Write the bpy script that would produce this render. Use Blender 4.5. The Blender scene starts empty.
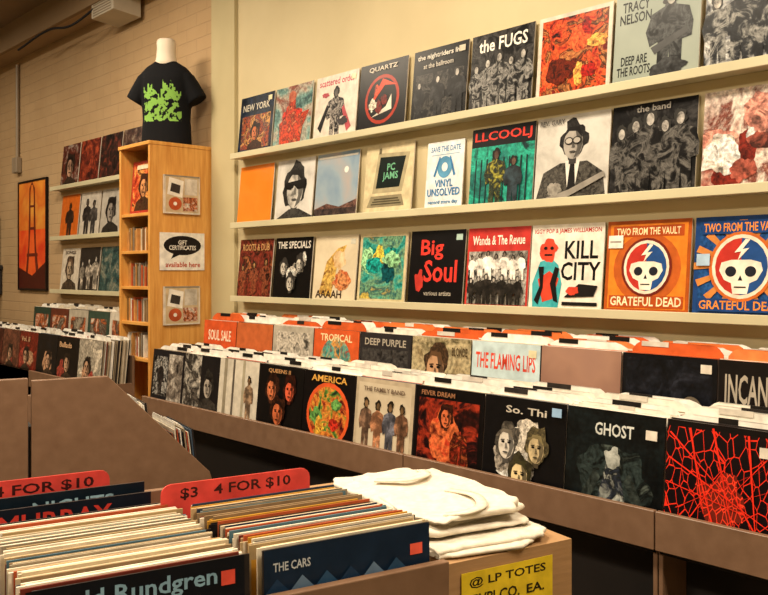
import bpy, bmesh, math, random
from mathutils import Vector, Matrix, noise
R = random.Random(7)
scene = bpy.context.scene
scene.view_settings.view_transform = 'Standard'

# ---------------------------------------------------------------- materials
def C(h):
    o = []
    for i in (0, 2, 4):
        c = int(h[i:i+2], 16) / 255
        o.append(c / 12.92 if c <= .04045 else ((c + .055) / 1.055) ** 2.4)
    return (*o, 1)
_m = {}
def mat(spec, rough=.3):
    key = (repr(spec), rough)
    if key in _m: return _m[key]
    m = bpy.data.materials.new('print_' + str(len(_m)))
    m.use_nodes = True
    nt = m.node_tree; N = nt.nodes; L = nt.links
    b = N['Principled BSDF']; b.inputs['Roughness'].default_value = rough
    b.inputs['Specular IOR Level'].default_value = .15
    tc = N.new('ShaderNodeTexCoord'); mp = N.new('ShaderNodeMapping')
    L.new(tc.outputs['Object'], mp.inputs[0])
    rr = random.Random(repr(spec))
    mp.inputs['Location'].default_value = (rr.random()*9, rr.random()*9, rr.random()*9)
    if isinstance(spec, str):
        n = N.new('ShaderNodeTexNoise'); n.inputs['Scale'].default_value = 26; n.inputs['Detail'].default_value = 7
        L.new(mp.outputs[0], n.inputs['Vector'])
        cr = N.new('ShaderNodeValToRGB'); c = C(spec)
        cr.color_ramp.elements[0].position = .3; cr.color_ramp.elements[1].position = .7
        cr.color_ramp.elements[0].color = (c[0]*.78, c[1]*.78, c[2]*.78, 1)
        cr.color_ramp.elements[1].color = (min(1, c[0]*1.15), min(1, c[1]*1.15), min(1, c[2]*1.15), 1)
        L.new(n.outputs[0], cr.inputs[0]); L.new(cr.outputs[0], b.inputs['Base Color'])
    else:
        kind, sc, cols = spec[0], spec[1], spec[2]
        cr = N.new('ShaderNodeValToRGB'); e = cr.color_ramp.elements
        soft = kind in ('l', 's', 'n')
        if kind in ('n', 'l', 's'):
            n = N.new('ShaderNodeTexNoise'); n.inputs['Detail'].default_value = 9 if kind != 'l' else 4
            n.inputs['Roughness'].default_value = .62 if kind != 'l' else .5
            n.inputs['Scale'].default_value = sc*(1.25 if kind == 'n' else 1); out = n.outputs[0]; lo, hi = (.36, .64) if kind == 'n' else (.33, .67)
            n.inputs['Distortion'].default_value = .9 if kind == 'n' else .3
        elif kind == 'web':
            n = N.new('ShaderNodeTexVoronoi'); n.feature = 'DISTANCE_TO_EDGE'; n.inputs['Scale'].default_value = sc
            n.inputs['Randomness'].default_value = 1
            mp.inputs['Scale'].default_value = (1, 1, .55)
            mp.inputs['Rotation'].default_value = (0, .6, 0)
            out = n.outputs['Distance']; lo, hi = 0, .10
        L.new(mp.outputs[0], n.inputs['Vector'])
        k = len(cols)
        while len(e) < k: e.new(.5)
        for i in range(k):
            e[i].position = lo + (hi-lo)*i/max(1, k-1 if soft else k)
            e[i].color = C(cols[i])
        cr.color_ramp.interpolation = 'LINEAR' if soft else 'CONSTANT'
        L.new(out, cr.inputs[0])
        if kind == 'n':   # printed-halftone grain
            g = N.new('ShaderNodeTexNoise'); g.inputs['Scale'].default_value = 75; g.inputs['Detail'].default_value = 3
            L.new(mp.outputs[0], g.inputs['Vector'])
            gr = N.new('ShaderNodeValToRGB'); gr.color_ramp.elements[0].position = .38; gr.color_ramp.elements[1].position = .62
            gr.color_ramp.elements[0].color = (.4, .4, .4, 1); gr.color_ramp.elements[1].color = (1, 1, 1, 1)
            L.new(g.outputs[0], gr.inputs[0])
            mx = N.new('ShaderNodeMix'); mx.data_type = 'RGBA'; mx.blend_type = 'MULTIPLY'; mx.inputs['Factor'].default_value = .8
            L.new(cr.outputs[0], mx.inputs['A']); L.new(gr.outputs[0], mx.inputs['B']); L.new(mx.outputs['Result'], b.inputs['Base Color'])
        else:
            L.new(cr.outputs[0], b.inputs['Base Color'])
    _m[key] = m
    return m

def surf(name, c1, c2, scale, rough, bump=.05, stretch=(1, 1, 1), detail=8, brick=False):
    m = bpy.data.materials.new(name); m.use_nodes = True
    nt = m.node_tree; N = nt.nodes; L = nt.links; b = N['Principled BSDF']
    b.inputs['Roughness'].default_value = rough
    tc = N.new('ShaderNodeTexCoord'); mp = N.new('ShaderNodeMapping'); mp.inputs['Scale'].default_value = stretch
    n = N.new('ShaderNodeTexNoise'); n.inputs['Scale'].default_value = scale; n.inputs['Detail'].default_value = detail
    cr = N.new('ShaderNodeValToRGB'); cr.color_ramp.elements[0].color = C(c1); cr.color_ramp.elements[1].color = C(c2)
    cr.color_ramp.elements[0].position = .3; cr.color_ramp.elements[1].position = .7
    bp = N.new('ShaderNodeBump'); bp.inputs['Strength'].default_value = bump; bp.inputs['Distance'].default_value = .02
    L.new(tc.outputs['Object'], mp.inputs[0]); L.new(mp.outputs[0], n.inputs['Vector'])
    L.new(n.outputs[0], cr.inputs[0]); L.new(bp.outputs[0], b.inputs['Normal'])
    if brick:   # painted brick: courses run along x, up z
        sx = N.new('ShaderNodeSeparateXYZ'); cx = N.new('ShaderNodeCombineXYZ'); L.new(tc.outputs['Object'], sx.inputs[0])
        L.new(sx.outputs['X'], cx.inputs['X']); L.new(sx.outputs['Z'], cx.inputs['Y'])
        bt = N.new('ShaderNodeTexBrick'); bt.inputs['Scale'].default_value = 1; bt.inputs['Brick Width'].default_value = .23; bt.inputs['Row Height'].default_value = .078
        bt.inputs['Mortar Size'].default_value = .005; bt.inputs['Mortar Smooth'].default_value = .7
        bt.inputs['Color1'].default_value = (1,1,1,1); bt.inputs['Color2'].default_value = (.93,.93,.93,1); bt.inputs['Mortar'].default_value = (.82,.82,.82,1)
        L.new(cx.outputs[0], bt.inputs['Vector'])
        mx = N.new('ShaderNodeMix'); mx.data_type = 'RGBA'; mx.blend_type = 'MULTIPLY'; mx.inputs['Factor'].default_value = .8
        L.new(cr.outputs[0], mx.inputs['A']); L.new(bt.outputs['Color'], mx.inputs['B']); L.new(mx.outputs['Result'], b.inputs['Base Color'])
        b2 = N.new('ShaderNodeBump'); b2.inputs['Strength'].default_value = .35; b2.inputs['Distance'].default_value = .006; b2.invert = True
        L.new(bt.outputs['Fac'], b2.inputs['Height']); L.new(n.outputs[0], bp.inputs['Height']); L.new(bp.outputs[0], b2.inputs['Normal']); L.new(b2.outputs[0], b.inputs['Normal'])
    else:
        L.new(cr.outputs[0], b.inputs['Base Color']); L.new(n.outputs[0], bp.inputs['Height'])
    return m

M_wall = surf('plaster_cream', 'c2b38c', 'cdbe97', 3, .7, .06)
M_wallL = surf('painted_brick_tan', 'b3946c', 'bd9f77', 3, .8, .06, brick=True)
M_band = surf('plaster_tan', 'b3946c', 'bd9f77', 3, .8)
M_pil = surf('plaster_pilaster', 'b3a67f', 'beb189', 3, .75)
M_ceil = surf('ceiling_paint', '8f7758', '998062', 2, .9)
M_floor = surf('floor_concrete', '1d1716', '2c2422', 4, .6, .1)
M_shelf = surf('shelf_paint', 'c0b896', 'ccc4a2', 4, .45)
M_mdf = surf('mdf_brown', '6e523d', '7b5e48', 22, .45, .04)
M_dark = surf('dark_cabinet', '17120f', '221b18', 6, .7)
M_oak = surf('honey_wood', 'c4853a', 'dea657', 5, .36, .03, (1, 12, 1.2))
M_card = surf('corrugated_cardboard', '9a764d', 'a78158', 8, .8, .05, (1, 1, 14))
M_cloth = surf('canvas_cloth', 'cbc1b0', 'ddd5c5', 60, .95, .12)
M_black = surf('black_cotton', '0b0c0f', '14151a', 30, .9)
M_plastic = surf('white_plastic', 'b9b09f', 'c6bdab', 5, .4)
M_neck = surf('mannequin_skin', 'd6c8b5', 'e0d3c1', 5, .6)
M_metal = surf('painted_metal', '8b7c68', '978874', 5, .4)

# ---------------------------------------------------------------- mesh builder
class MB:
    def __init__(s): s.v = []; s.f = []; s.mi = []; s.ms = []
    def slot(s, m):
        if not isinstance(m, bpy.types.Material): m = mat(m)
        if m not in s.ms: s.ms.append(m)
        return s.ms.index(m)
    def poly(s, pts, m):
        n = len(s.v); s.v += [tuple(p) for p in pts]; s.f.append(tuple(range(n, n+len(pts)))); s.mi.append(s.slot(m))
    def box(s, x0, x1, y0, y1, z0, z1, m, T=None):
        c = [(x0,y0,z0),(x1,y0,z0),(x1,y1,z0),(x0,y1,z0),(x0,y0,z1),(x1,y0,z1),(x1,y1,z1),(x0,y1,z1)]
        if T: c = [T(*p) for p in c]
        n = len(s.v); s.v += c; k = s.slot(m)
        for f in ((0,3,2,1),(4,5,6,7),(0,1,5,4),(1,2,6,5),(2,3,7,6),(3,0,4,7)):
            s.f.append(tuple(n+i for i in f)); s.mi.append(k)
    def prism(s, prof, x0, x1, m, axis='x'):
        n = len(s.v); k = s.slot(m); q = len(prof)
        def P(a, b, t): return (t, a, b) if axis == 'x' else (a, t, b)
        s.v += [P(a, b, x0) for a, b in prof] + [P(a, b, x1) for a, b in prof]
        s.f.append(tuple(range(n+q-1, n-1, -1))); s.f.append(tuple(range(n+q, n+2*q))); s.mi += [k, k]
        for i in range(q):
            j = (i+1) % q; s.f.append((n+i, n+j, n+q+j, n+q+i)); s.mi.append(k)
    def obj(s, name, loc=(0,0,0), rot=0, parent=None, smooth=False, tilt=0):
        me = bpy.data.meshes.new(name); me.from_pydata(s.v, [], s.f)
        for m in s.ms: me.materials.append(m)
        me.polygons.foreach_set('material_index', s.mi)
        me.update()
        if smooth: me.polygons.foreach_set('use_smooth', [True]*len(s.f))
        o = bpy.data.objects.new(name, me); scene.collection.objects.link(o)
        o.location = loc; o.rotation_euler = (tilt, 0, rot)
        if parent: o.parent = parent
        return o

def bevel(o, w=.004, seg=2):
    md = o.modifiers.new('bevel', 'BEVEL'); md.width = w; md.segments = seg; md.limit_method = 'ANGLE'

_t = {}
def textmesh(s):
    if s in _t: return _t[s]
    cu = bpy.data.curves.new('t', 'FONT'); cu.body = s; cu.resolution_u = 2; cu.offset = .018
    cu.align_x = 'CENTER'; cu.space_line = .85
    o = bpy.data.objects.new('t', cu); scene.collection.objects.link(o)
    dg = bpy.context.evaluated_depsgraph_get(); dg.update()
    me = bpy.data.meshes.new_from_object(o.evaluated_get(dg))
    vs = [(v.co.x, v.co.y) for v in me.vertices]; fs = [tuple(p.vertices) for p in me.polygons]
    bpy.data.objects.remove(o); bpy.data.curves.remove(cu); bpy.data.meshes.remove(me)
    x0 = min(v[0] for v in vs); x1 = max(v[0] for v in vs); y0 = min(v[1] for v in vs); y1 = max(v[1] for v in vs)
    vs = [((x-x0)/(x1-x0), (y-y0)/(y1-y0)) for x, y in vs]
    _t[s] = (vs, fs); return _t[s]

def art(mb, P, elems, eps=.0003):
    """P(u,v,depth)->xyz maps the unit square of a printed sheet to its surface"""
    for i, e in enumerate(elems):
        d = eps*(i+1); k = e[0]
        if k == 'r':
            _, x0, y0, x1, y1, m = e
            mb.poly([P(x0,y0,d), P(x1,y0,d), P(x1,y1,d), P(x0,y1,d)], m)
        elif k == 'e':
            _, cx, cy, rx, ry, m = e
            mb.poly([P(cx+rx*math.cos(a*math.pi/12), cy+ry*math.sin(a*math.pi/12), d) for a in range(24)], m)
        elif k == 'b':   # irregular blob
            _, cx, cy, rx, ry, m, sd = e
            pts = []
            for a in range(30):
                t = a*math.pi/15; w = 1+.42*noise.noise(Vector((math.cos(t)*1.7+sd*3.1, math.sin(t)*1.7, sd)))+.18*noise.noise(Vector((math.cos(t)*5+sd, math.sin(t)*5, sd)))
                pts.append(P(min(1,max(0,cx+rx*w*math.cos(t))), min(1,max(0,cy+ry*w*math.sin(t))), d))
            mb.poly(pts, m)
        elif k == 'p':
            mb.poly([P(x, y, d) for x, y in e[1]], e[2])
        elif k == 't':
            _, s, x0, y0, x1, y1, m = e
            vs, fs = textmesh(s); n = len(mb.v); sl = mb.slot(m)
            mb.v += [P(x0+(x1-x0)*a, y0+(y1-y0)*b, d) for a, b in vs]
            for f in fs: mb.f.append(tuple(n+j for j in f)); mb.mi.append(sl)

def shade(h, f):
    return ''.join('%02x' % max(0, min(255, int(int(h[i:i+2], 16)*f))) for i in (0, 2, 4))
def fig(cx, b, h, body='1a1a1a', head='c9b8a4', w=.2, tilt=.0):
    w *= h
    hd = ('s', 38, [shade(head, .35), shade(head, .8), head]) if isinstance(head, str) else head
    bd = ('s', 24, [shade(body, .6), shade(body, 1.2), shade(body, 2.2)]) if isinstance(body, str) else body
    def q(pts): return [(x+tilt*(y-b), y) for x, y in pts]
    return [('p', q([(cx-w*.5,b),(cx-w*.08,b),(cx,b+h*.3),(cx+w*.1,b),(cx+w*.55,b),(cx+w*.55,b+h*.4),(cx+w*.95,b+h*.42),(cx+w,b+h*.58),(cx+w*.8,b+h*.75),(cx+w*.25,b+h*.8),
                   (cx+w*.2,b+h*.86),(cx-w*.2,b+h*.86),(cx-w*.25,b+h*.8),(cx-w*.8,b+h*.74),(cx-w*1.05,b+h*.55),(cx-w*.85,b+h*.38),(cx-w*.5,b+h*.42)]), bd),
            ('b', cx+tilt*h*.9, b+h*.905, h*.085, h*.105, shade(head, .25) if isinstance(head, str) else '1a1514', cx*7),
            ('e', cx+tilt*h*.9+h*.008, b+h*.885, h*.05, h*.075, hd)]
def group(n, b, h, body, head='b9ada0', x0=.15, x1=.85):
    o = []
    for i in range(n):
        o += fig(x0+(x1-x0)*i/max(1, n-1), b, h*(.86+.2*((i*37) % 5)/5), body, head, .2+.04*(i % 3), .05*((i*3) % 3-1))
    return o
def full(m): return [('r', 0, 0, 1, 1, m)]
def face(cx, cy, r, skin='c8bfb4', hair='161414', sh=True):
    sk = ('s', 16, [shade(skin,.55), skin, shade(skin,1.12)]); dk = shade(skin,.35)
    o = []
    if sh: o.append(('p',[(cx-1.7*r,max(0,cy-2.2*r)),(cx+1.8*r,max(0,cy-2.2*r)),(cx+1.5*r,cy-1.35*r),(cx+.4*r,cy-.95*r),(cx-.4*r,cy-.95*r),(cx-1.4*r,cy-1.4*r)],('n',30,[hair,shade(skin,.4),shade(skin,.25)])))
    o += [('b',cx,cy+r*.2,r*.95,r*1.2,('n',30,[hair,shade(skin,.3),hair]),cx*9+cy),('r',cx-.25*r,cy-1.2*r,cx+.25*r,cy-.6*r,dk),('e',cx,cy,r*.66,r*.92,sk),
          ('p',[(cx+.1*r,cy+.85*r),(cx+.5*r,cy+.6*r),(cx+.66*r,cy),(cx+.45*r,cy-.65*r),(cx+.05*r,cy-.9*r),(cx+.3*r,cy-.3*r),(cx+.22*r,cy+.3*r)],shade(skin,.5)),
          ('p',[(cx-.6*r,cy+.45*r),(cx-.3*r,cy+.75*r),(cx+.2*r,cy+.7*r),(cx+.62*r,cy+.3*r),(cx+.4*r,cy+.95*r),(cx-.35*r,cy+.98*r)],hair),
          ('e',cx-r*.27,cy+.14*r,r*.14,r*.07,'14110f'),('e',cx+r*.25,cy+.14*r,r*.14,r*.07,'14110f'),
          ('p',[(cx-.45*r,cy+.28*r),(cx-.12*r,cy+.32*r),(cx-.12*r,cy+.26*r),(cx-.45*r,cy+.22*r)],'14110f'),('p',[(cx+.1*r,cy+.32*r),(cx+.45*r,cy+.28*r),(cx+.45*r,cy+.22*r),(cx+.1*r,cy+.26*r)],'14110f'),
          ('p',[(cx-.02*r,cy+.1*r),(cx+.06*r,cy+.1*r),(cx+.14*r,cy-.25*r),(cx-.08*r,cy-.27*r)],shade(skin,.55)),
          ('e',cx,cy-.5*r,r*.22,r*.065,shade(skin,.4))]
    return o
def blobs(n, cols, sc=24, r0=.08, r1=.22, box=(.1,.1,.9,.9), seed=1):
    rr = random.Random(seed); o = []
    for i in range(n):
        c = cols[i % len(cols)]
        o.append(('b', rr.uniform(box[0],box[2]), rr.uniform(box[1],box[3]), rr.uniform(r0,r1), rr.uniform(r0,r1), ('n', sc, [shade(c,.5), c, shade(c,1.35), shade(c,.7)]), seed+i*1.3))
    return o
def sticker(c='d9cfa9', x=.84, y=.86): return [('r', x, y, x+.11, y+.08, c)]
def steal(cx, cy, r, ring):
    hl = [(cx+r*.8*math.cos(math.pi/2+a*math.pi/10), cy+r*.86*math.sin(math.pi/2+a*math.pi/10)) for a in range(11)]
    hr = [(cx+r*.8*math.cos(-math.pi/2+a*math.pi/10), cy+r*.86*math.sin(-math.pi/2+a*math.pi/10)) for a in range(11)]
    return [('e',cx,cy,r,r*1.06,ring),('e',cx,cy,r*.9,r*.97,'e6d9c4'),('p',hl,'b8332a'),('p',hr,'234a86'),
            ('p',[(cx-.66*r,cy-.12*r),(cx-.6*r,cy+.12*r),(cx-.3*r,cy+.2*r),(cx+.3*r,cy+.2*r),(cx+.6*r,cy+.12*r),(cx+.66*r,cy-.12*r),(cx+.5*r,cy-.4*r),(cx+.28*r,cy-.5*r),(cx+.22*r,cy-.82*r),(cx-.22*r,cy-.82*r),(cx-.28*r,cy-.5*r),(cx-.5*r,cy-.4*r)],'e9e0d0'),
            ('e',cx-.3*r,cy-.15*r,.17*r,.16*r,'20222c'),('e',cx+.3*r,cy-.15*r,.17*r,.16*r,'20222c'),
            ('p',[(cx-.07*r,cy-.42*r),(cx+.07*r,cy-.42*r),(cx,cy-.26*r)],'20222c'),('r',cx-.18*r,cy-.64*r,cx+.18*r,cy-.6*r,'3a3634'),
            ('p',[(cx+.12*r,cy+.82*r),(cx-.2*r,cy+.42*r),(cx+.0*r,cy+.45*r),(cx-.1*r,cy+.18*r),(cx+.24*r,cy+.55*r),(cx+.04*r,cy+.52*r),(cx+.26*r,cy+.8*r)],'e9e0d0')]

W = .315
def album(x, z, elems, w=W, h=W, name='record_album', foot=.045):
    mb = MB(); t = .005
    lean = math.asin(min(.9, (foot-.014)/h))
    mb.box(-w/2, w/2, 0, t, 0, h, 'd8cfbf')
    art(mb, lambda u, v, d: (-w/2+u*w, -d, v*h), elems)
    return mb.obj(name, (x, -foot+R.uniform(-.002, .003), z+.0008), R.uniform(-.012, .012), tilt=-lean)

# ---------------------------------------------------------------- album art
BWP = ['0c0c0d','1a1a1b','6f6c68','b8b4ad','201f1f','0e0e0f','86827c']
A1 = [
 full(('n',9,['0a1220','121c2c','1c2c44','2a3550'])) + [('r',.08,.08,.92,.66,('n',16,['10131a','b9552a','1c2a42','e5a55b','2d1a18']))]+face(.5,.35,.14,'b5683f')+[('t','NEW YORK',.1,.74,.9,.86,'c9c2b2')] + sticker(),
 full(('n',5,['35595b','7aa29a','b9b09f','8d4f40'])) + blobs(4,['b92f1e','d6502c','6d2018'],20,.12,.25,(.3,.2,.7,.7),3)+ [('p',[(.2,.0),(.75,.0),(.8,.3),(.95,.55),(.6,.5),(.55,.8),(.4,.85),(.35,.5),(.15,.4)],('n',20,['a92f1e','e6502c','5d1812','f28a5c'])),('e',.47,.82,.1,.09,('s',30,['8a3a28','d07a5a']))],
 full('d5cbbd') + [('t','scattered order',.08,.84,.92,.95,'b23c50')] + fig(.5,.0,.8,('n',26,['0d0b0c','2b2729','b5aca3','130f10']),'6c645e',.28) + [('p',[(.1,.2),(.3,.55),(.34,.5),(.18,.12)],'1a1718'),('p',[(.9,.15),(.7,.5),(.66,.45),(.8,.08)],'a9474f'),('b',.7,.25,.12,.06,'3b3739',2.),('b',.25,.7,.08,.04,'a9474f',4.)]+sticker(),
 full('0d0b0c') + [('e',.5,.45,.36,.36,'a2321e'),('e',.5,.45,.31,.31,'0f0c0d'),('p',[(.2,.3),(.5,.75),(.8,.62),(.55,.65)],'d4472c'),('p',[(.3,.2),(.72,.28),(.7,.5),(.6,.33)],'d8cdbd')]+blobs(6,['c34b30','cfc0ae','6a1a14'],40,.04,.1,(.3,.3,.7,.6),8)+[('t','QUARTZ',.2,.86,.8,.94,'cfc4b4')],
 full('0e0e0e') + [('r',.06,.05,.94,.66,('n',12,['0c0c0d','1a1a1b','4f4c48','1c1b1b','0e0e0f']))] + group(3,.05,.6,'1a1a1b','c9c2b9') + [('t','the nightriders live',.08,.84,.92,.93,'d8d2c6'),('t','at the ballroom',.2,.73,.75,.8,'b7b0a4')]+sticker('c9c0a9'),
 full(('n',10,['0b0a0b','161515','4a4847','101010'])) + [('t','the FUGS',.12,.76,.9,.93,'e9e4da')] + group(5,.02,.7,('n',22,['101011','2a2928','9a9792','141414']),'c8c2ba',.12,.88),
 full('cfc6b6') + [('r',.05,.05,.95,.95,('n',12,['120a08','c5351f','e9632f','1a0c0a','d98a4e','7a1e14']))] + blobs(8,['e8572d','9e1d14','e79a4a','5a1c0b'],34,.06,.16,(.15,.15,.85,.85),5),
 full(('l',3,['8a948a','a3aba0'])) + [('t','TRACY\nNELSON',.06,.68,.44,.93,'222424'),('t','DEEP ARE\nTHE ROOTS',.05,.1,.45,.32,'222424')] + fig(.66,.0,.98,('n',14,['0d0e0f','1c1e20','56595a','141516']),'b9b7af',.27) + [('p',[(.45,.36),(.85,.52),(.87,.46),(.5,.28)],'4a4b4c'),('b',.66,.1,.2,.12,('n',20,['1a1b1c','4a4c4e']),3.)],
 full(('n',8,['0a0b0e','1b1e22','9fa1a4','e0dfdb','101114'])) + group(4,.0,.9,('n',14,['0b0c0f','24272c','a4a39e','121316']),'d0c9be'),
]
A2 = [
 full(('l',4,['dd7a22','e0812a','d8731d'])),
 full(('s',8,['a9a59e','c8c4bd','d5d1ca'])) + face(.52,.5,.33,'bdb8b0','1a1715') + [('p',[(.26,.62),(.8,.66),(.8,.52),(.6,.5),(.5,.57),(.42,.5),(.26,.52)],'141210')],
 full(('l',3,['4d759b','8fa0ac','b99f8d'])) + [('e',.72,.72,.05,.05,'e9e6df'),('r',0,0,1,.14,('n',12,['1a1a20','5b4a44'])),('p',[(0,.14),(.3,.22),(.6,.16),(1,.26),(1,.14)],('n',20,['8a6357','3a2b28'])),('r',.03,.92,.97,.95,'c9c4b8')],
 full('cfc09a') + [('p',[(.18,.3),(.8,.3),(.92,.85),(.26,.88)],'a59a7a'),('p',[(.25,.37),(.74,.37),(.84,.8),(.31,.82)],'101a16'),('t','PC\nJAMS',.38,.46,.7,.72,'6fb08a'),('p',[(.08,.1),(.86,.1),(.8,.26),(.16,.26)],'8b8166')]+[('r',.17+.03*j,.13+j*.035,.8-.03*j,.15+j*.035,'4f4836') for j in range(3)]+[('r',.28,.87,.33,.95,'6b6149')],
 full('0c0b0e') + [('r',0,0,1,.76,('n',6,['105a56','1f8979','2ab496','0b3335'])),('t','LLCOOLJ',.05,.8,.95,.95,'d8392e')] + [('r',.08+.09*j,.0,.1+.09*j,.6,'0a2022') for j in range(10)] + fig(.42,.0,.72,('n',20,['4a5c3b','0a0f0f','b0aa3f']),'5f4438',.24)+fig(.7,.0,.6,'182024','6f5444',.24),
 full(('s',7,['a9a59d','c6c2ba','d3cfc7'])) + [('p',[(.02,0),(.98,0),(.93,.3),(.72,.44),(.35,.44),(.12,.34)],('n',30,['26231f','5a564f','161412'])),('p',[(.42,.46),(.62,.46),(.56,.1),(.47,.1)],'dcd8d0'),('p',[(.49,.42),(.55,.42),(.58,.1),(.52,.03),(.46,.1)],'141211')] + face(.52,.66,.2,'9a948c','171514',False) +
   [('e',.465,.69,.06,.045,'26231f'),('e',.575,.69,.06,.045,'26231f'),('e',.465,.69,.045,.032,'a9a39a'),('e',.575,.69,.045,.032,'a9a39a'),('t','REV. GARY',.05,.9,.4,.96,'4b4742'),('p',[(.02,.0),(.5,.12),(.95,.3),(.97,.24),(.5,.04),(.3,0)],'8e887f'),('b',.3,.14,.1,.08,('s',30,['5a564f','aaa49a']),6.)],
 full(('n',6,['0c0c0d','161516','3d3b3b','101011'])) + group(5,.0,.9,('n',16,['0d0d0e','1c1b1b','6d6a66','121212']),'cac4bc') + [('t','the band',.3,.9,.7,.97,'8a857e')],
 full(('n',4,['a65f52','d0a595','f0e2d4','7b3427','e0c0ac'])) + blobs(8,['6b2218','c98474','eadccc','8f4a3c'],14,.08,.24,(.1,.1,.9,.9),9),
]
A3 = [
 full(('n',10,['2e1613','5e251c','8a382a','140a09','a5623c']))+group(3,.05,.6,('n',20,['3a1b14','9a5237','140a09']),'b68a5a')+[('t','ROOTS & DUB',.1,.8,.9,.92,'b68a5a')],
 full('0e0d0d') + [('t','THE SPECIALS',.06,.82,.94,.94,'d5cfc4')] + blobs(4,['c9c2b6','8c857b','bdb5a8'],45,.08,.15,(.2,.15,.8,.7),2)+ face(.27,.5,.12,'c9c2b6','3c3836',False) + face(.7,.55,.12,'c9c2b6','3c3836',False) + face(.5,.25,.13,'b9b2a6','3c3836',False),
 full(('s',6,['bfb093','d5c8ac'])) + [('p',[(.15,.1),(.45,.05),(.55,.5),(.75,.85),(.55,.8),(.3,.6)],('n',18,['c08a3c','e9c064','8b5b2c'])),('b',.6,.62,.14,.16,('s',20,['b98f5a','e5d0a8']),4.),('b',.68,.3,.2,.14,('n',18,['c65b35','e9a064','7a3a24']),7.),('t','AAAAH',.08,.04,.7,.16,'3b2c22')]+sticker('c3bfae'),
 full('c5b78f') + [('r',.05,.05,.95,.95,('n',6,['0d6c66','3faa9c','7ca77e','1a5f66','d2b958']))]+blobs(6,['1a8f86','8cc78e','d7b648','0c4a50'],22,.08,.2,(.2,.2,.8,.8),6),
 full('0e0c0d') + [('t','Big',.2,.6,.62,.88,'dd3c31'),('t','Soul',.28,.3,.88,.6,'dd3c31'),('b',.2,.32,.08,.14,'b9372e',2.),('t','various artists',.3,.12,.8,.18,'9f978a')]+sticker('a9c3b8'),
 full('b9332d') + [('r',.03,.03,.97,.7,('n',10,['3e3a36','8c867e','d0cac0','1c1917'])),('t','Wanda & The Revue',.08,.78,.92,.9,'efe3d4')] + group(7,.34,.36,'c2bdb4','8b7f73',.1,.9) + group(7,.03,.38,'1c1917','c3bbb0',.12,.88),
 full('e4ddcf') + [('t','IGGY POP & JAMES WILLIAMSON',.04,.88,.96,.95,'b02c2a'),('t','KILL\nCITY',.44,.34,.97,.8,'100e0e'),
   ('p',[(.06,0),(.42,0),(.46,.3),(.4,.52),(.3,.6),(.14,.56),(.04,.3)],('s',20,['2a8f98','4fb4b8'])),('b',.25,.69,.12,.14,'d0452f',3.),('p',[(.12,.35),(.28,.45),(.42,.36),(.34,.12),(.2,.08)],'d0452f'),('e',.21,.72,.025,.02,'151313'),('e',.3,.72,.025,.02,'151313'),('r',.2,.63,.31,.65,'151313'),
   ('p',[(.08,.1),(.16,.28),(.12,.5),(.2,.5),(.2,.25),(.14,.05)],'151313'),('p',[(.36,.1),(.3,.3),(.36,.5),(.42,.48),(.38,.3),(.42,.08)],'151313'),('r',.48,.05,.95,.09,'171515'),('p',[(.5,.14),(.7,.3),(.95,.28),(.9,.16)],'1b1918'),('b',.62,.22,.08,.05,'d0452f',5.)],
 full('a9501c') + [('r',.04,.04,.96,.96,'dd7f28'),('e',.5,.48,.40,.38,'b95a24'),('r',.08,.82,.92,.94,'a9481c'),('t','TWO FROM THE VAULT',.12,.84,.88,.92,'f0d8a8'),('r',.06,.05,.94,.18,'a9481c'),('t','GRATEFUL DEAD',.08,.07,.92,.17,'f0dfb8')] + steal(.5,.49,.30,'6c241a') + [('r',.03,.70,.21,.84,'ece6da'),('r',.05,.76,.19,.78,'9a938a')],
 full('1c3f78') + [('r',.05,.05,.95,.95,('n',9,['1a3a74','21508f','2a5fa0']))]+[('p',[(.5,.5),(.5+.50*math.cos(a*math.pi/8-.08),.5+.46*math.sin(a*math.pi/8-.08)),(.5+.50*math.cos(a*math.pi/8+.08),.5+.46*math.sin(a*math.pi/8+.08))],'c98040') for a in range(16)]+[('r',.08,.82,.92,.95,'1c3f78'),('t','TWO FROM THE VAULT',.1,.84,.9,.93,'e58b39'),('r',.06,.04,.94,.17,'1c3f78'),('t','GRATEFUL DEAD',.08,.06,.92,.15,'e58b39')] + steal(.5,.49,.33,'c8682c') + [('r',.04,.5,.18,.62,'a9c3da')],
]
X1 = [-3.824,-3.499,-3.156,-2.825,-2.472,-2.140,-1.804,-1.476,-1.145]
X2 = [-3.830,-3.485,-3.152,-2.785,-2.138,-1.812,-1.490,-1.155]
X3 = [-3.830,-3.500,-3.160,-2.828,-2.493,-2.160,-1.838,-1.512,-1.186]
Z1, Z2, Z3 = 2.137, 1.760, 1.362
for x, a in zip(X1, A1): album(x, Z1, a)
for x, a in zip(X2, A2): album(x, Z2, a)
for x, a in zip(X3, A3): album(x, Z3, a)
album(-.80, Z1, A2[2]); album(-.82, Z2, A1[4]); album(-.85, Z3, A1[6])
album(-2.447, Z2, full('dcdfe0')+[('t','SAVE THE DATE',.1,.85,.9,.93,'3a76a6'),('r',.12,.80,.88,.81,'7fa4bd'),('e',.5,.62,.2,.16,'5590b4'),('e',.5,.62,.08,.065,'dcdfe0'),('p',[(.2,.5),(.35,.78),(.38,.76),(.25,.48)],'3a76a6'),('p',[(.8,.5),(.65,.78),(.62,.76),(.75,.48)],'3a76a6'),
   ('t','VINYL\nUNSOLVED',.06,.2,.94,.44,'3274a8'),('t','record store day',.1,.07,.9,.14,'3a76a6')], .21, .29, 'event_flyer', .04)

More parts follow.
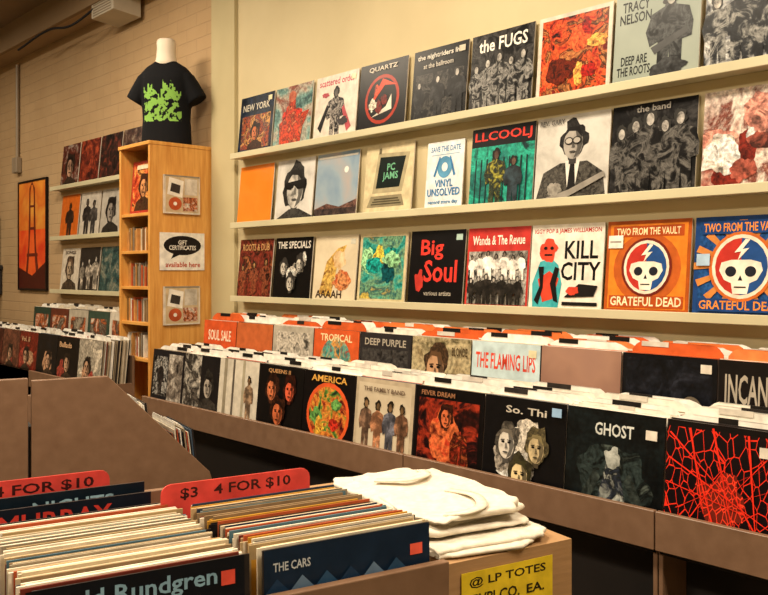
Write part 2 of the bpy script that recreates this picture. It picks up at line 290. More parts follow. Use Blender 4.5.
LW = [[full(('n',9,['b5aa9c','6d3427','3c241f'])) + face(.5,.45,.25,'b28a72'), full(('n',12,['3a1b16','752e21','c05434'])), full(('n',12,['16110f','3c2620','8a3f2d'])), full(('n',12,['1c1412','55382f','93816f'])), full(('n',9,['51221c','1b1010']))],
      [full('c4611f') + fig(.5,.0,.8,'221611','5c3c25',.3), full('beb5a8') + fig(.35,0,.85,'201d1c','6a5d52',.26)+fig(.7,0,.8,'302d2c','6a5d52',.26), full('aea79c') + face(.5,.5,.25,'8c837a'), full(('n',14,['17171a','8e5a32','433a36'])), full('3a2a22')],
      [full('c9bfae') + face(.5,.5,.25,'a8947c','6a5443')+[('t','SONGS',.2,.86,.8,.94,'3a2a22')], full('2a2623') + group(3,.05,.75,'6b645b','c9c0b4'), full(('n',9,['1f3436','3d5a57','8a8b7a'])), full('161314'), full('5c4a3c')]]
for row, z in zip(LW, (Z1, Z2, Z3)):
    for i, a in enumerate(row): album(-6.25+.34*i, z, a)

# ---------------------------------------------------------------- room
def slab(name, x0,x1,y0,y1,z0,z1,m):
    mb = MB(); mb.box(x0,x1,y0,y1,z0,z1,m); return mb.obj(name)
H = 3.46
slab('floor', -10.6,2.7,-5.7,.2,-.1,0,M_floor)
slab('ceiling', -10.6,2.7,-5.7,.2,H,H+.1,M_ceil)
slab('wall_back', -4.2,2.7,0,.2,0,H,M_wall)
slab('wall_back_left', -10.6,-4.2,0,.2,0,H,M_wallL)
slab('wall_left', -10.6,-10.5,-5.7,0,0,H,M_band)
slab('wall_right', 2.6,2.7,-5.7,0,0,H,M_wall)
slab('wall_front', -10.5,2.6,-5.7,-5.6,0,H,M_wall)
slab('trim_1', -4.285,-4.045,-.022,-.0,0,H,M_pil)      # pilaster
slab('trim_2', -10.5,-4.3,-.20,-.0,H-.17,H,M_band)     # cove band
slab('trim_3', -10.5,-4.3,-.23,-.20,H-.20,H,M_ceil)
slab('baseboard_back', -4.04,2.6,-.015,0,0,.12,M_dark)

def wall_shelf(x0, x1, z):
    mb = MB()
    mb.box(x0,x1,-.072,-.001,z-.020,z,M_shelf)
    mb.box(x0,x1,-.084,-.072,z-.022,z+.009,M_shelf)
    o = mb.obj('record_display_shelf'); bevel(o, .002); return o
for z in (Z1, Z2, Z3):
    wall_shelf(-3.992, 1.4, z); wall_shelf(-6.5, -4.72, z)

# ---------------------------------------------------------------- record stacks
EDGE = ['d9d0c0','cfc3ae','c7bca8','e2dccf','b9a98e','8f8069','3a3330','1e1b1b','d6d2ca','6b3a2c','42505f','a34a32','e5dfd3']
def stack(name, x0, w, yf, yb, zt, front, loc=(0,0,0), rot=0, k=.10, pal=EDGE, div=None, step=.0075, seed=1, h=W, jit=.006, drop=0, wj=.004, kj=.012):
    rr = random.Random(seed); mb = MB(); zb = zt-h
    n = max(2, int((yb-yf-k*h)/step))
    for i in range(n):
        y = yf+i*step; dx = rr.uniform(-wj, wj); top = zt-drop*i/n+rr.uniform(-jit, jit*.3) if i else zt
        kk = k+rr.uniform(-kj, kj) if i else k
        th = step*rr.uniform(.45, .8)
        T = lambda X, Y, Z, kk=kk: (X, Y+(Z-zb)*kk, Z)
        mb.box(x0+dx, x0+dx+w, y, y+th, zb, top, rr.choice(pal) if i else '2a2422', T)
        if div and i % div[0] == div[0]-2:
            hh = div[1]*rr.uniform(.75, 1.35); c = rr.choice(div[2]); a = x0+.004; b = x0+w-.004; yy = y+th
            sl = rr.uniform(.02, .05)
            ptsf = [(a, zb),(b, zb),(b, top+hh*.3),(b-sl*.5, top+hh*.75),(b-sl, top+hh),(a+sl, top+hh),(a+sl*.5, top+hh*.75),(a, top+hh*.3)]
            mb.poly([T(px, yy, pz) for px, pz in ptsf], c)
            mb.poly([T(px, yy+.0018, pz) for px, pz in reversed(ptsf)], c)
            mb.box(a+sl, b-sl, yy, yy+.0018, top+hh-.002, top+hh, c, T)
            lx = a+.03+rr.random()*(w-.16); lw = rr.choice([.05,.075,.09])
            mb.box(lx, lx+lw, yy-.002, yy, top+hh-.014, top+hh+.001, rr.choice(['1b1918','1b1918','c9c2b6','2b2725']), T)
    art(mb, lambda u, v, d: (x0+u*w, yf-d+v*h*k, zb+v*h), front)
    return mb.obj(name, loc, rot)

SL, X0 = .308, -3.903
LOW = [
 full('1b1a1d')+[('r',.05,.3,.5,.9,('n',16,BWP)),('r',.52,.2,.96,.95,('n',14,['2a2422','80756a','d3c9bb']))]+fig(.28,.3,.55,'201d1c','a39c92'),
 full(('n',12,['c9c0b2','1b1716','6f675e']))+[('r',.5,0,1,1,'181617')]+face(.72,.55,.16,'a89d90'),
 full('c9c0af')+[('r',.12,0,.2,1,'8d836f'),('r',.35,0,.4,1,'5a5249'),('r',.6,0,.66,1,'a09780')]+fig(.78,.2,.6,'5a4a3a','8a6a4a'),
 full('0e0c0c')+face(.3,.68,.15,'d0744a','1d100c',False)+face(.72,.7,.14,'c8583a','1d100c',False)+face(.5,.4,.16,'c8683f','1d100c',False)+[('t','QUEENS II',.25,.9,.75,.96,'b98a5a')],
 full('0e0b0c')+[('e',.5,.5,.42,.38,'d4562a'),('e',.5,.5,.37,.33,('n',10,['1b2a20','5d8d39','e98d3a','902e20','100c0a']))]+blobs(5,['e99d3a','5d8f49','b02e20'],30,.05,.12,(.25,.3,.75,.7),4)+[('t','AMERICA',.15,.88,.85,.96,'d7a04a')],
 full('b3a38a')+[('r',.05,.05,.95,.95,('s',6,['b5a68d','cdbfa5']))]+fig(.2,.2,.58,'4b3a2e','8b6c4b')+fig(.41,.18,.58,'6b4a35','73593b')+fig(.62,.17,.6,'3f3f45','8b6c4b')+fig(.82,.2,.56,'5d4231','73593b')+[('t','THE FAMILY BAND',.15,.86,.85,.91,'6b5747')],
 full('0c090a')+[('r',.06,.05,.94,.88,('n',7,['100a0b','2a1012','a53520','351310','140c0d'])),('b',.45,.5,.2,.3,('n',18,['c73c24','ed7a45','5b1712']),3.),('b',.68,.35,.13,.25,('n',18,['b73c24','1b0c0a','d96a3a']),6.)]+face(.48,.7,.11,'c9683f','2a1210',False)+[('t','FEVER DREAM',.1,.91,.6,.96,'9a6a4a')],
 full('0d0c0e')+blobs(5,['cfc7ba','b9b0a2','8b8378'],34,.12,.24,(.25,.25,.75,.65),7)+face(.3,.55,.15,'cfc7ba','6b6358',False)+face(.68,.55,.14,'c9b48a','817451',False)+face(.5,.28,.15,'cdb98c','3a3722',False)+[('t','So. Thi',.3,.86,.8,.93,'b9b1a3')]+sticker('8fb0d0',.86,.88),
 full(('n',5,['090b0c','0f1314','161e20']))+[('t','GHOST',.3,.78,.70,.89,'c9ccc6'),('b',.5,.42,.36,.32,('n',12,['101617','34403f','0b0f10','56605a']),4.),('p',[(.32,.1),(.68,.1),(.6,.4),(.54,.66),(.46,.66),(.4,.4)],('n',16,['8f938d','2c3240','1b2021','b5b8b1'])),('b',.5,.6,.08,.09,('s',30,['55584f','c5c8c1']),2.),('p',[(.1,.1),(.32,.5),(.38,.42),(.2,.08)],('n',20,['49534f','0c1212'])),('p',[(.9,.1),(.68,.5),(.62,.42),(.8,.08)],('n',20,['49534f','0c1212']))]+sticker('d9cfc0',.82,.8),
 full('100c0d')+[('r',0,0,1,.95,('web',44,['e8321f','140c0e','20100f','140c0e'])),('b',.5,.42,.2,.2,('web',80,['f5452c','c22f1e','6a2218']),2.)]+[('p',[(x,y),(x+.018,y+.004),(x2+.006,y2),(x2,y2-.004)],'e8321f') for x,y,x2,y2 in [(.02,.9,.5,.5),(.2,.95,.35,.3),(.4,.97,.6,.2),(.95,.9,.55,.45),(.98,.6,.3,.3),(.0,.5,.7,.35),(.1,.05,.6,.8),(.9,.05,.45,.7),(.5,.02,.25,.75),(.7,.95,.8,.1),(.02,.7,.95,.25),(.1,.3,.9,.75)]]+sticker('d9cfc0',.8,.8),
 full(('n',9,['1b1718','5b2a22','9a8a76'])),full(('n',6,['38505a','a49c8b','15171a'])),
]
UP = [
 full('c8532a')+[('r',.1,.1,.9,.55,('n',14,['e98735','8a3520'])),('t','SOUL SALE',.15,.68,.85,.85,'e8d7bd')],
 full('b65f34')+[('r',0,0,1,.6,('n',14,['7a2d20','e2834c','3b201a']))],
 full('a79f90')+[('r',.08,.08,.92,.92,('n',16,['aaa192','d9cfbf','4b463e']))],
 full('c7562b')+[('e',.5,.5,.36,.4,('n',9,['2c6d6a','e99c3f','47a79a','a63c24'])),('t','TROPICAL',.15,.84,.85,.94,'e8cfa0')],
 full('2a2728')+[('r',.05,.05,.95,.8,('n',18,['1b191a','4b4846','2a2828'])),('t','DEEP PURPLE',.1,.84,.9,.93,'a59c8e')],
 full(('n',8,['8e7b58','c3b28b','5b5233']))+face(.42,.62,.22,'b38a68','5d432d')+[('t','BLONDE',.7,.8,.95,.9,'4a3a26')],
 full('b9ccd0')+[('t','THE FLAMING LIPS',.06,.7,.94,.88,'d2452f'),('r',.05,.3,.95,.6,'e8dfc9'),('r',.08,.1,.6,.26,'d98b3c')]+sticker(),
 full(('l',2,['7a5a4e','9c7866','8a6a60'])),
 full('0e0e12')+[('r',.04,.04,.96,.96,('n',9,['0c0d11','15171e','2a2c36'])),('e',.75,.5,.12,.14,'6a5f50'),('e',.75,.5,.09,.1,'141418')]+sticker('d9cfc0'),
 full('141010')+[('t','INCANTATION',.06,.62,.94,.88,'a99f90'),('r',.1,.05,.9,.5,('n',14,['1a1210','5c3326','0e0b0b']))],
 full(('n',7,['2a4a58','8c8b7a'])), full(('n',7,['96442a','1d1514'])),
]
WD = ['e9e5dc','dedad0','e6e0d2']
for i in range(12):
    x = X0+i*SL
    stack('record_stack', x+.003, .302, -.612, -.355, 1.118, LOW[i], seed=i+1, div=(6, .021, WD), k=.09,
          pal=['d9d0c0','cfc3ae','e2dccf','8f8069','2b2625','e5dfd3','efeae0','3d4b5c','ece6da','f0ebe0','a34a32'])
    stack('record_stack', x+.003, .302, -.318, -.03, 1.252, UP[i], seed=i+40, div=(7, .028, ['d9713a','e9e5dc','cc5a2c','e6e0d2','de7c44','e9e5dc']), k=.07,
          pal=['d9d0c0','cfc3ae','e2dccf','c75a30','2b2625','e5dfd3','8a4a30','ece6da'])
LL = ['1b1516','8c2f22','c9bda9','2b3a34','7b4b3a','161416','b8a98f','5b2a22','17181b','c7bba6']
for i in range(10):
    x = -4.475-(i+1)*SL
    c = LL[(i*3+2) % 10]
    lt = int(c[:2], 16) > 150
    f = full(('n',7,[c,shade(c,.7),shade(c,1.2)]))+blobs(2,['a37c60','8a3a30','8a8070'],22,.12,.24,(.25,.2,.75,.55),i+3)+face(.5+.1*(i%3-1),.5,.16,'b38c70')+([('t',['Songs','Ballads','LIVE','Vol. II'][i % 4],.12,.8,.6+.1*(i%3),.9,'2a2422' if lt else 'c8a07a')] if i % 2 else [])
    stack('record_stack', x+.003, .302, -.612, -.425, 1.118, f, seed=i+80, div=(7,.018,WD[:2]), k=.09)
for i in range(5):
    x = -4.70-(i+1)*SL
    f = full(['c9c0b0','33463a','a9a08f','5c2d20','223a30'][i])+[('r',.12,.12,.88,.85,('n',8,['a59a86','4b3a30','c46a3a','d5cbb9']))]
    stack('record_stack', x+.003, .302, -.318, -.03, 1.252, f, seed=i+120, div=(8,.02,['e9e5dc','c7bca8']), k=.07)

# ---------------------------------------------------------------- wall bin racks
def rack(xa, xb, seams, ysplit, xbu=None):
    mb = MB(); xbu = xbu or xb
    yf = -.630; rim = .888
    edges = [xa]+seams+[xb]
    for a, b in zip(edges[:-1], edges[1:]):
        mb.box(a+.002,b-.002,yf-.018,yf,rim-.10,rim,M_mdf)
        mb.box(a+.004,b-.004,yf,ysplit-.012,.775,.795,M_dark)
        for xx in (a+.002, b-.014): mb.box(xx,xx+.012,yf,ysplit-.012,.0,rim-.01,M_mdf)
        mb.box(a+.014,b-.014,yf+.12,yf+.13,.0,.775,M_dark)
        mb.box(a+.014,b-.014,yf+.01,yf+.12,.30,.318,M_mdf)
    mb.box(xa,xb,ysplit-.012,ysplit,.0,1.03,M_mdf)
    mb.box(xa,xbu,ysplit,-.052,.90,.93,M_dark)
    for xx in (xa, xbu-.012): mb.box(xx,xx+.012,ysplit,-.052,0,1.05,M_mdf)
    o = mb.obj('record_bin_rack'); bevel(o, .0015, 1); return o
rack(X0-.008, X0+12*SL+.008, [X0+6*SL, X0+9*SL], -.335)
rack(-4.475-10*SL-.008, -4.467, [-4.475-3*SL, -4.475-6*SL], -.405, -4.69)

# ---------------------------------------------------------------- bookcase
bx0, bx1, by0, BT = -4.666, -4.298, -.402, 2.222
bc = bpy.data.objects.new('bookcase', None); scene.collection.objects.link(bc)
mb = MB()
mb.box(bx0,bx0+.02,by0,-.006,0,BT-.02,M_oak); mb.box(bx1-.02,bx1,by0,-.006,0,BT-.02,M_oak)
mb.box(bx0-.004,bx1+.004,by0-.006,-.004,BT-.02,BT,M_oak)
mb.box(bx0+.02,bx1-.02,-.02,-.008,0,BT-.02,M_oak)
SH = [.1,.42,.74,1.02,1.22,1.42,1.62,1.83]
for z in SH: mb.box(bx0+.02,bx1-.02,by0+.004,-.02,z-.018,z,M_oak)
o = mb.obj('carcass', parent=bc); bevel(o, .002)
mb = MB(); rr = random.Random(5)
for z in SH[3:-1]:
    x = bx0+.028
    while x < bx1-.04:
        t = rr.choice([.009,.011,.014]); hh = rr.uniform(.11,.14)
        mb.box(x,x+t,by0+.03+rr.random()*.02,-.15,z+.0005,z+hh,rr.choice(['d8cfc0','6a5432','a9502f','c9bda8','8a7050','7d7264','c08a50','b08048'])); x += t+.0015
mb.obj('compact_disc_cases', parent=bc)
mb = MB(); mb.box(-.15,.15,0,.005,0,.305,'c9bfae')
art(mb, lambda u,v,d:(-.15+.3*u,-d,.305*v), full('a5372a')+[('r',.06,.06,.94,.94,('n',9,['8e241c','d4532f','f0a85a','4a1814']))]+face(.5,.5,.2,'c88a5a','3a1a14')+[('r',.2,.84,.8,.92,'d9c7a8')])
mb.obj('displayed_album', (-4.484,by0+.05,1.832), 0, bc, tilt=-.08)
def side_item(name, y0, y1, z0, z1, elems, t=.004):
    mb = MB(); X = bx1+.0045
    mb.box(X,X+t,y0,y1,z0,z1,elems[0][5])
    art(mb, lambda u,v,d:(X+t+d, y0+(y1-y0)*u, z0+(z1-z0)*v), elems)
    return mb.obj(name)
def pouch(z):
    side_item('disc_pouch', -.325,-.10, z,z+.215, full('d3c9b8')+[('r',.04,.04,.96,.96,'c9b28e'),('p',[(.08,.5),(.5,.42),(.54,.86),(.14,.94)],'e8e2d6'),('p',[(.16,.58),(.42,.52),(.45,.74),(.2,.8)],'3b3632'),('r',.56,.5,.92,.92,('s',12,['9e9485','e0d8ca'])),('e',.3,.26,.18,.17,'b4532f'),('e',.3,.26,.05,.05,'e8e2d6'),
        ('r',.52,.08,.92,.44,('n',30,['3a3330','c46a3a','d8cfc0'])),('r',.02,.96,.98,1.0,'8e8676')], .014)
pouch(1.825); pouch(1.205)
side_item('gift_certificate_sign', -.345,-.065,1.51,1.72, full('e6e1d6')+[('e',.5,.66,.42,.26,'1f1b1a'),('p',[(.3,.45),(.24,.3),(.45,.42)],'1f1b1a'),('t','GIFT\nCERTIFICATES',.2,.54,.8,.8,'e6e1d6'),
    ('t','available here',.12,.08,.9,.22,'b5492c')])

# ---------------------------------------------------------------- mannequin + t-shirt
def loft(mb, rings, m, seg=28):
    n0 = len(mb.v); k = mb.slot(m)
    for c, ax, ay, rx, ry in rings:
        for i in range(seg):
            a = 2*math.pi*i/seg
            ca, sa = math.cos(a), math.sin(a)
            ca = math.copysign(abs(ca)**.85, ca); sa = math.copysign(abs(sa)**.85, sa)
            mb.v.append(tuple(c+ax*(rx*ca)+ay*(ry*sa)))
    for r in range(len(rings)-1):
        for i in range(seg):
            j = (i+1) % seg
            mb.f.append((n0+r*seg+i, n0+r*seg+j, n0+(r+1)*seg+j, n0+(r+1)*seg+i)); mb.mi.append(k)
    mb.f.append(tuple(n0+seg-1-i for i in range(seg))); mb.mi.append(k)
    n = n0+(len(rings)-1)*seg
    mb.f.append(tuple(n+i for i in range(seg))); mb.mi.append(k)
shirt_m = bpy.data.materials.new('black_printed_cotton'); shirt_m.use_nodes = True
nt = shirt_m.node_tree; N = nt.nodes; L = nt.links; b = N['Principled BSDF']; b.inputs['Roughness'].default_value = .9
b.inputs['Specular IOR Level'].default_value = .2
tc = N.new('ShaderNodeTexCoord'); sp = N.new('ShaderNodeSeparateXYZ'); L.new(tc.outputs['Object'], sp.inputs[0])
def mth(op, a, v=None):
    n = N.new('ShaderNodeMath'); n.operation = op
    for i, q in enumerate((a, v)):
        if q is None: continue
        if isinstance(q, (int, float)): n.inputs[i].default_value = q
        else: L.new(q, n.inputs[i])
    return n.outputs[0]
nzc = N.new('ShaderNodeTexNoise'); nzc.noise_dimensions = '1D'; nzc.inputs['Scale'].default_value = 26; nzc.inputs['Detail'].default_value = 3
L.new(mth('SNAP', sp.outputs['X'], .011), nzc.inputs['W'])
top = mth('ADD', mth('MULTIPLY', nzc.outputs[0], .36), .14)
inx = mth('LESS_THAN', mth('ABSOLUTE', sp.outputs['X']), .118)
inz = mth('MULTIPLY', mth('GREATER_THAN', sp.outputs['Z'], .13), mth('LESS_THAN', sp.outputs['Z'], top))
front = mth('LESS_THAN', sp.outputs['Y'], -.02)
ms = mth('MULTIPLY', mth('MULTIPLY', inx, inz), front)
nz = N.new('ShaderNodeTexNoise'); nz.inputs['Scale'].default_value = 34; nz.inputs['Detail'].default_value = 4
L.new(tc.outputs['Object'], nz.inputs['Vector'])
fac = mth('MULTIPLY', ms, mth('GREATER_THAN', nz.outputs[0], .48))
mx = N.new('ShaderNodeMix'); mx.data_type = 'RGBA'; mx.inputs['A'].default_value = C('0c0d11'); mx.inputs['B'].default_value = C('7fae50')
L.new(fac, mx.inputs['Factor']); L.new(mx.outputs['Result'], b.inputs['Base Color'])
man = bpy.data.objects.new('mannequin_torso', None); scene.collection.objects.link(man)
man.location = (-4.452, -.215, BT+.001); man.rotation_euler = (0,0,math.radians(42)); man.scale = (.92,.92,1.0)
V = Vector; ex, ey, ez = V((1,0,0)), V((0,1,0)), V((0,0,1))
mb = MB()
loft(mb, [(V((0,0,z)), ex, ey, rx, ry) for z, rx, ry in
   [(0,.158,.095),(.06,.155,.095),(.15,.148,.095),(.24,.152,.105),(.32,.160,.11),(.38,.164,.105),(.42,.156,.09),(.45,.125,.075),(.478,.075,.062),(.488,.06,.055)]], shirt_m)
for s in (-1, 1):
    d = V((s*.50,0,-.86)).normalized(); u = V((s*.86,0,.50))
    loft(mb, [(V((s*.105,0,.420))+d*t, u, ey, r1, r2) for t, r1, r2 in [(0,.03,.06),(.05,.052,.07),(.10,.056,.068),(.19,.060,.064)]], shirt_m)
sh = mb.obj('t_shirt', parent=man, smooth=True)
md = sh.modifiers.new('rm', 'REMESH'); md.mode = 'VOXEL'; md.voxel_size = .007; md.use_smooth_shade = True
md = sh.modifiers.new('sm', 'SMOOTH'); md.iterations = 5
mb = MB()
loft(mb, [(V((0,-.005,z)), ex, ey, r, r*.95) for z, r in [(.44,.07),(.485,.066),(.51,.060),(.55,.057),(.595,.058),(.61,.05)]], M_neck)
mb.obj('neck', parent=man, smooth=True)

# ---------------------------------------------------------------- framed poster, conduit, speaker etc.
mb = MB(); px0, px1, pz0, pz1 = -7.34,-6.73,1.35,2.25
F = .016
for a in ((px0,px1,pz0,pz0+F),(px0,px1,pz1-F,pz1),(px0,px0+F,pz0+F,pz1-F),(px1-F,px1,pz0+F,pz1-F)):
    mb.box(a[0],a[1],-.022,-.002,a[2],a[3],'1a1412')
mb.box(px0+F,px1-F,-.015,-.002,pz0+F,pz1-F,'2a1a14')
art(mb, lambda u,v,d:(px0+F+(px1-px0-2*F)*u,-.015-d,pz0+F+(pz1-pz0-2*F)*v),
  [('r',0,0,1,1,('l',4,['e2481f','f0672b','d93f1f'])),('r',0,.55,1,1,('l',3,['e9a343','d9702a','f09a3a'])),
   ('p',[(.2,0),(.3,0),(.38,.3),(.44,.6),(.44,.9),(.47,.97),(.53,.97),(.56,.9),(.56,.6),(.6,.3),(.68,0),(.8,0),(.64,.4),(.6,.94),(.5,1),(.4,.94),(.36,.4)],'6c2818'),
   ('r',.3,.3,.7,.33,'6c2818'),('r',.38,.55,.62,.575,'6c2818'),('r',.4,.76,.6,.78,'6c2818'),('p',[(0,.2),(.5,.12),(1,.25),(1,0),(0,0)],'4a1a14')])
mb.obj('framed_poster')
def tube(name, pts, r, m):
    cu = bpy.data.curves.new(name,'CURVE'); cu.dimensions='3D'; cu.bevel_depth=r; cu.bevel_resolution=3
    s = cu.splines.new('BEZIER'); s.bezier_points.add(len(pts)-1)
    for p, q in zip(s.bezier_points, pts): p.co=q; p.handle_left_type=p.handle_right_type='AUTO'
    cu.materials.append(m); o = bpy.data.objects.new(name,cu); scene.collection.objects.link(o); return o
cd = bpy.data.objects.new('wall_conduit', None); scene.collection.objects.link(cd)
o = tube('pipe', [(-7.35,-.02,3.24),(-7.35,-.02,2.8),(-7.35,-.02,2.45)], .014, M_metal); o.parent = cd
mb = MB(); mb.box(-7.40,-7.30,-.05,-.002,2.33,2.46,M_metal); o = mb.obj('junction_box'); bevel(o,.006); o.parent = cd
sp_ = bpy.data.objects.new('wall_speaker', None); scene.collection.objects.link(sp_)
mb = MB(); mb.prism([(-.22,3.17),(-.03,3.15),(-.03,3.28),(-.22,3.27)], -5.45,-5.13, M_plastic); mb.box(-5.34,-5.27,-.03,-.002,3.19,3.25,M_metal)
for j in range(5): mb.box(-5.42,-5.16,-.224,-.219,3.18+j*.017,3.186+j*.017,M_metal)
o = mb.obj('body'); bevel(o,.008); o.parent = sp_
o = tube('cable', [(-5.4,-.21,3.24),(-5.7,-.245,3.18),(-6.1,-.245,3.23),(-6.7,-.245,3.2)], .008, M_black); o.parent = sp_
mb = MB(); mb.box(-8.15,-7.74,-.25,-.002,1.52,1.56,M_dark); mb.box(-8.1,-7.8,-.2,-.02,1.561,2.0,M_black); mb.box(-8.1,-7.76,-.2,-.002,1.3,1.52,M_dark)
o = mb.obj('wall_mounted_shelf_unit'); bevel(o,.01)

# ---------------------------------------------------------------- foreground bin table (local x = across covers, y = receding)
RZ = math.radians(77.36); O = (-1.1116,-1.870,0)
ft = bpy.data.objects.new('record_bin_table', None); scene.collection.objects.link(ft); ft.location = O; ft.rotation_euler = (0,0,RZ)
mb = MB()
mb.box(-.72,.332,-.035,-.017,.70,1.0,M_mdf)
mb.box(-.72,.332,.70,.718,.70,1.0,M_mdf)
for x, ye in ((-.72,.70),(-.366,.595),(-.021,.40),(.320,.40)): mb.box(x,x+.012,-.017,ye,.70,.97,M_mdf)
mb.box(-.72,.65,-.035,.718,.66,.70,M_mdf)
mb.box(-.70,.63,.0,.70,.0,.66,M_dark)
o = mb.obj('bins', parent=ft); bevel(o,.002)
FP = ['d9ccb4','cdbd9f','c7b493','e2d8c4','b9a27c','a38c66','8a7355','e8dfcd','3a3330','d6c9b0','cbb690','d0c0a2','5b4636','caa97c','ded2bb','2e3a4c','a9502f','e5dcc8','8f8470','b8862f','6a2f26','4d6b78','ece6da','1d1a1c']
cars = full('142438')+[('r',0,0,1,.62,('n',7,['101e30','2f4c6b','7e90a6','141f2e','22405e'])),('t','THE CARS',.05,.885,.26,.93,'b9c0c6'),('r',.87,.84,.95,.9,'e8604c')]
for i in range(7):
    for j in range(3):
        cars.append(('p',[(.0+i*.14+.05*j,.78-j*.16),(.07+i*.14+.05*j,.85-j*.16),(.14+i*.14+.05*j,.78-j*.16),(.07+i*.14+.05*j,.69-j*.16)] if i < 6 else [(.84,.7-j*.16),(.9,.77-j*.16),(.96,.7-j*.16),(.9,.62-j*.16)],['1d3450','5d7590','2a4a6a'][(i+j)%3]))
rund = full('0f1219')+[('r',0,0,1,.7,('n',8,['0c1016','1d2836','243a4c'])),('t','Todd Rundgren',.06,.86,.86,.965,'7fa3b8'),('r',.88,.87,.95,.94,'d8503f')]
kw = dict(loc=O, rot=RZ, pal=FP, step=.0052, jit=.010, wj=.009, kj=.02)
stack('record_stack', .002, W-.006, -.012, .385, 1.063, cars, seed=301, k=.03, drop=.018, **kw)
stack('record_stack', -.345, W, -.012, .44, 1.063, rund, seed=302, k=.03, drop=.02, **kw)
stack('record_stack', -.702, W, -.012, .5, 1.063, full('2a2422'), seed=303, k=.03, drop=.02, **kw)
def lean_rec(x, y, zt, elems, k):
    mb = MB(); T = lambda X,Y,Z:(X,Y+(Z-(zt-W))*k,Z)
    mb.box(x,x+W,y,y+.005,zt-W,zt,'3a3330',T)
    art(mb, lambda u,v,d:(x+u*W, y-d+v*W*k, zt-W+v*W), elems)
    mb.obj('vinyl_record_sleeve', O, RZ)
lean_rec(-.345,.470,1.030, full('131216')+[('t','SUPER ROCK',.1,.88,.8,.97,'c8473a'),('r',.06,.1,.94,.74,'31303a')], .03)
lean_rec(-.350,.510,1.045, full('151a24')+[('t','MURRAY',.08,.84,.75,.96,'c93c33')], .03)
lean_rec(-.353,.550,1.058, full('101c27')+[('r',.1,.5,.9,.80,'27435a'),('t','NIGHTS',.3,.86,.8,.95,'8fb0c0')], .03)
def price_sign(x0, x1, y, zt, txt, ta=.12, tb=.86):
    mb = MB(); r = .02
    pts = [(x0,.78),(x1,.78)]+[(x1-r+r*math.cos(a*math.pi/8), zt-r+r*math.sin(a*math.pi/8)) for a in range(5)]+[(x0+r+r*math.cos(math.pi/2+a*math.pi/8), zt-r+r*math.sin(math.pi/2+a*math.pi/8)) for a in range(5)]
    mb.prism([(a, b) for a, b in pts], y, y+.004, 'cf4640', 'y')
    w = x1-x0
    art(mb, lambda u,v,d:(x0+u*w, y-d, zt-.045+v*.045), [('t',txt,ta,.25,tb,.78,'3a1a1a')])
    mb.obj('price_divider_sign', O, RZ)
price_sign(-.045,.275,.408,1.082,'$3   4 FOR $10')
price_sign(-.425,-.10,.602,1.082,'4 FOR $10',.30,.90)

# cardboard box with tote pile
mb = MB(); bx = (.340,.626,-.02,.60); zb, zt = .7005,.985
mb.box(bx[0],bx[1],bx[2],bx[2]+.005,zb,zt,M_card); mb.box(bx[0],bx[1],bx[3]-.005,bx[3],zb,zt,M_card)
mb.box(bx[0],bx[0]+.005,bx[2]+.005,bx[3]-.005,zb,zt,M_card); mb.box(bx[1]-.005,bx[1],bx[2]+.005,bx[3]-.005,zb,zt,M_card)
mb.box(bx[0],bx[1],bx[2],bx[3],zt,zt+.004,M_card)
mb.box(bx[0]+.13,bx[0]+.18,bx[2]-.001,bx[3],zt+.004,zt+.005,'b99766')
mb.obj('cardboard_box', O, RZ)
mb = MB(); sx0, sx1, sz0, sz1, sy = .366,.575,.80,.968,-.0225
mb.box(sx0,sx1,sy-.001,sy,sz0,sz1,'e0c22e')
art(mb, lambda u,v,d:(sx0+(sx1-sx0)*u, sy-.001-d, sz0+(sz1-sz0)*v), [('t','@ LP TOTES',.08,.82,.92,.94,'2b2416'),('t','PVPI CO.',.12,.64,.62,.76,'2b2416'),('t','EA.',.7,.64,.9,.74,'2b2416'),('t','2 FOR $15',.1,.44,.92,.57,'2b2416')])
mb.obj('tote_price_sign', O, RZ)
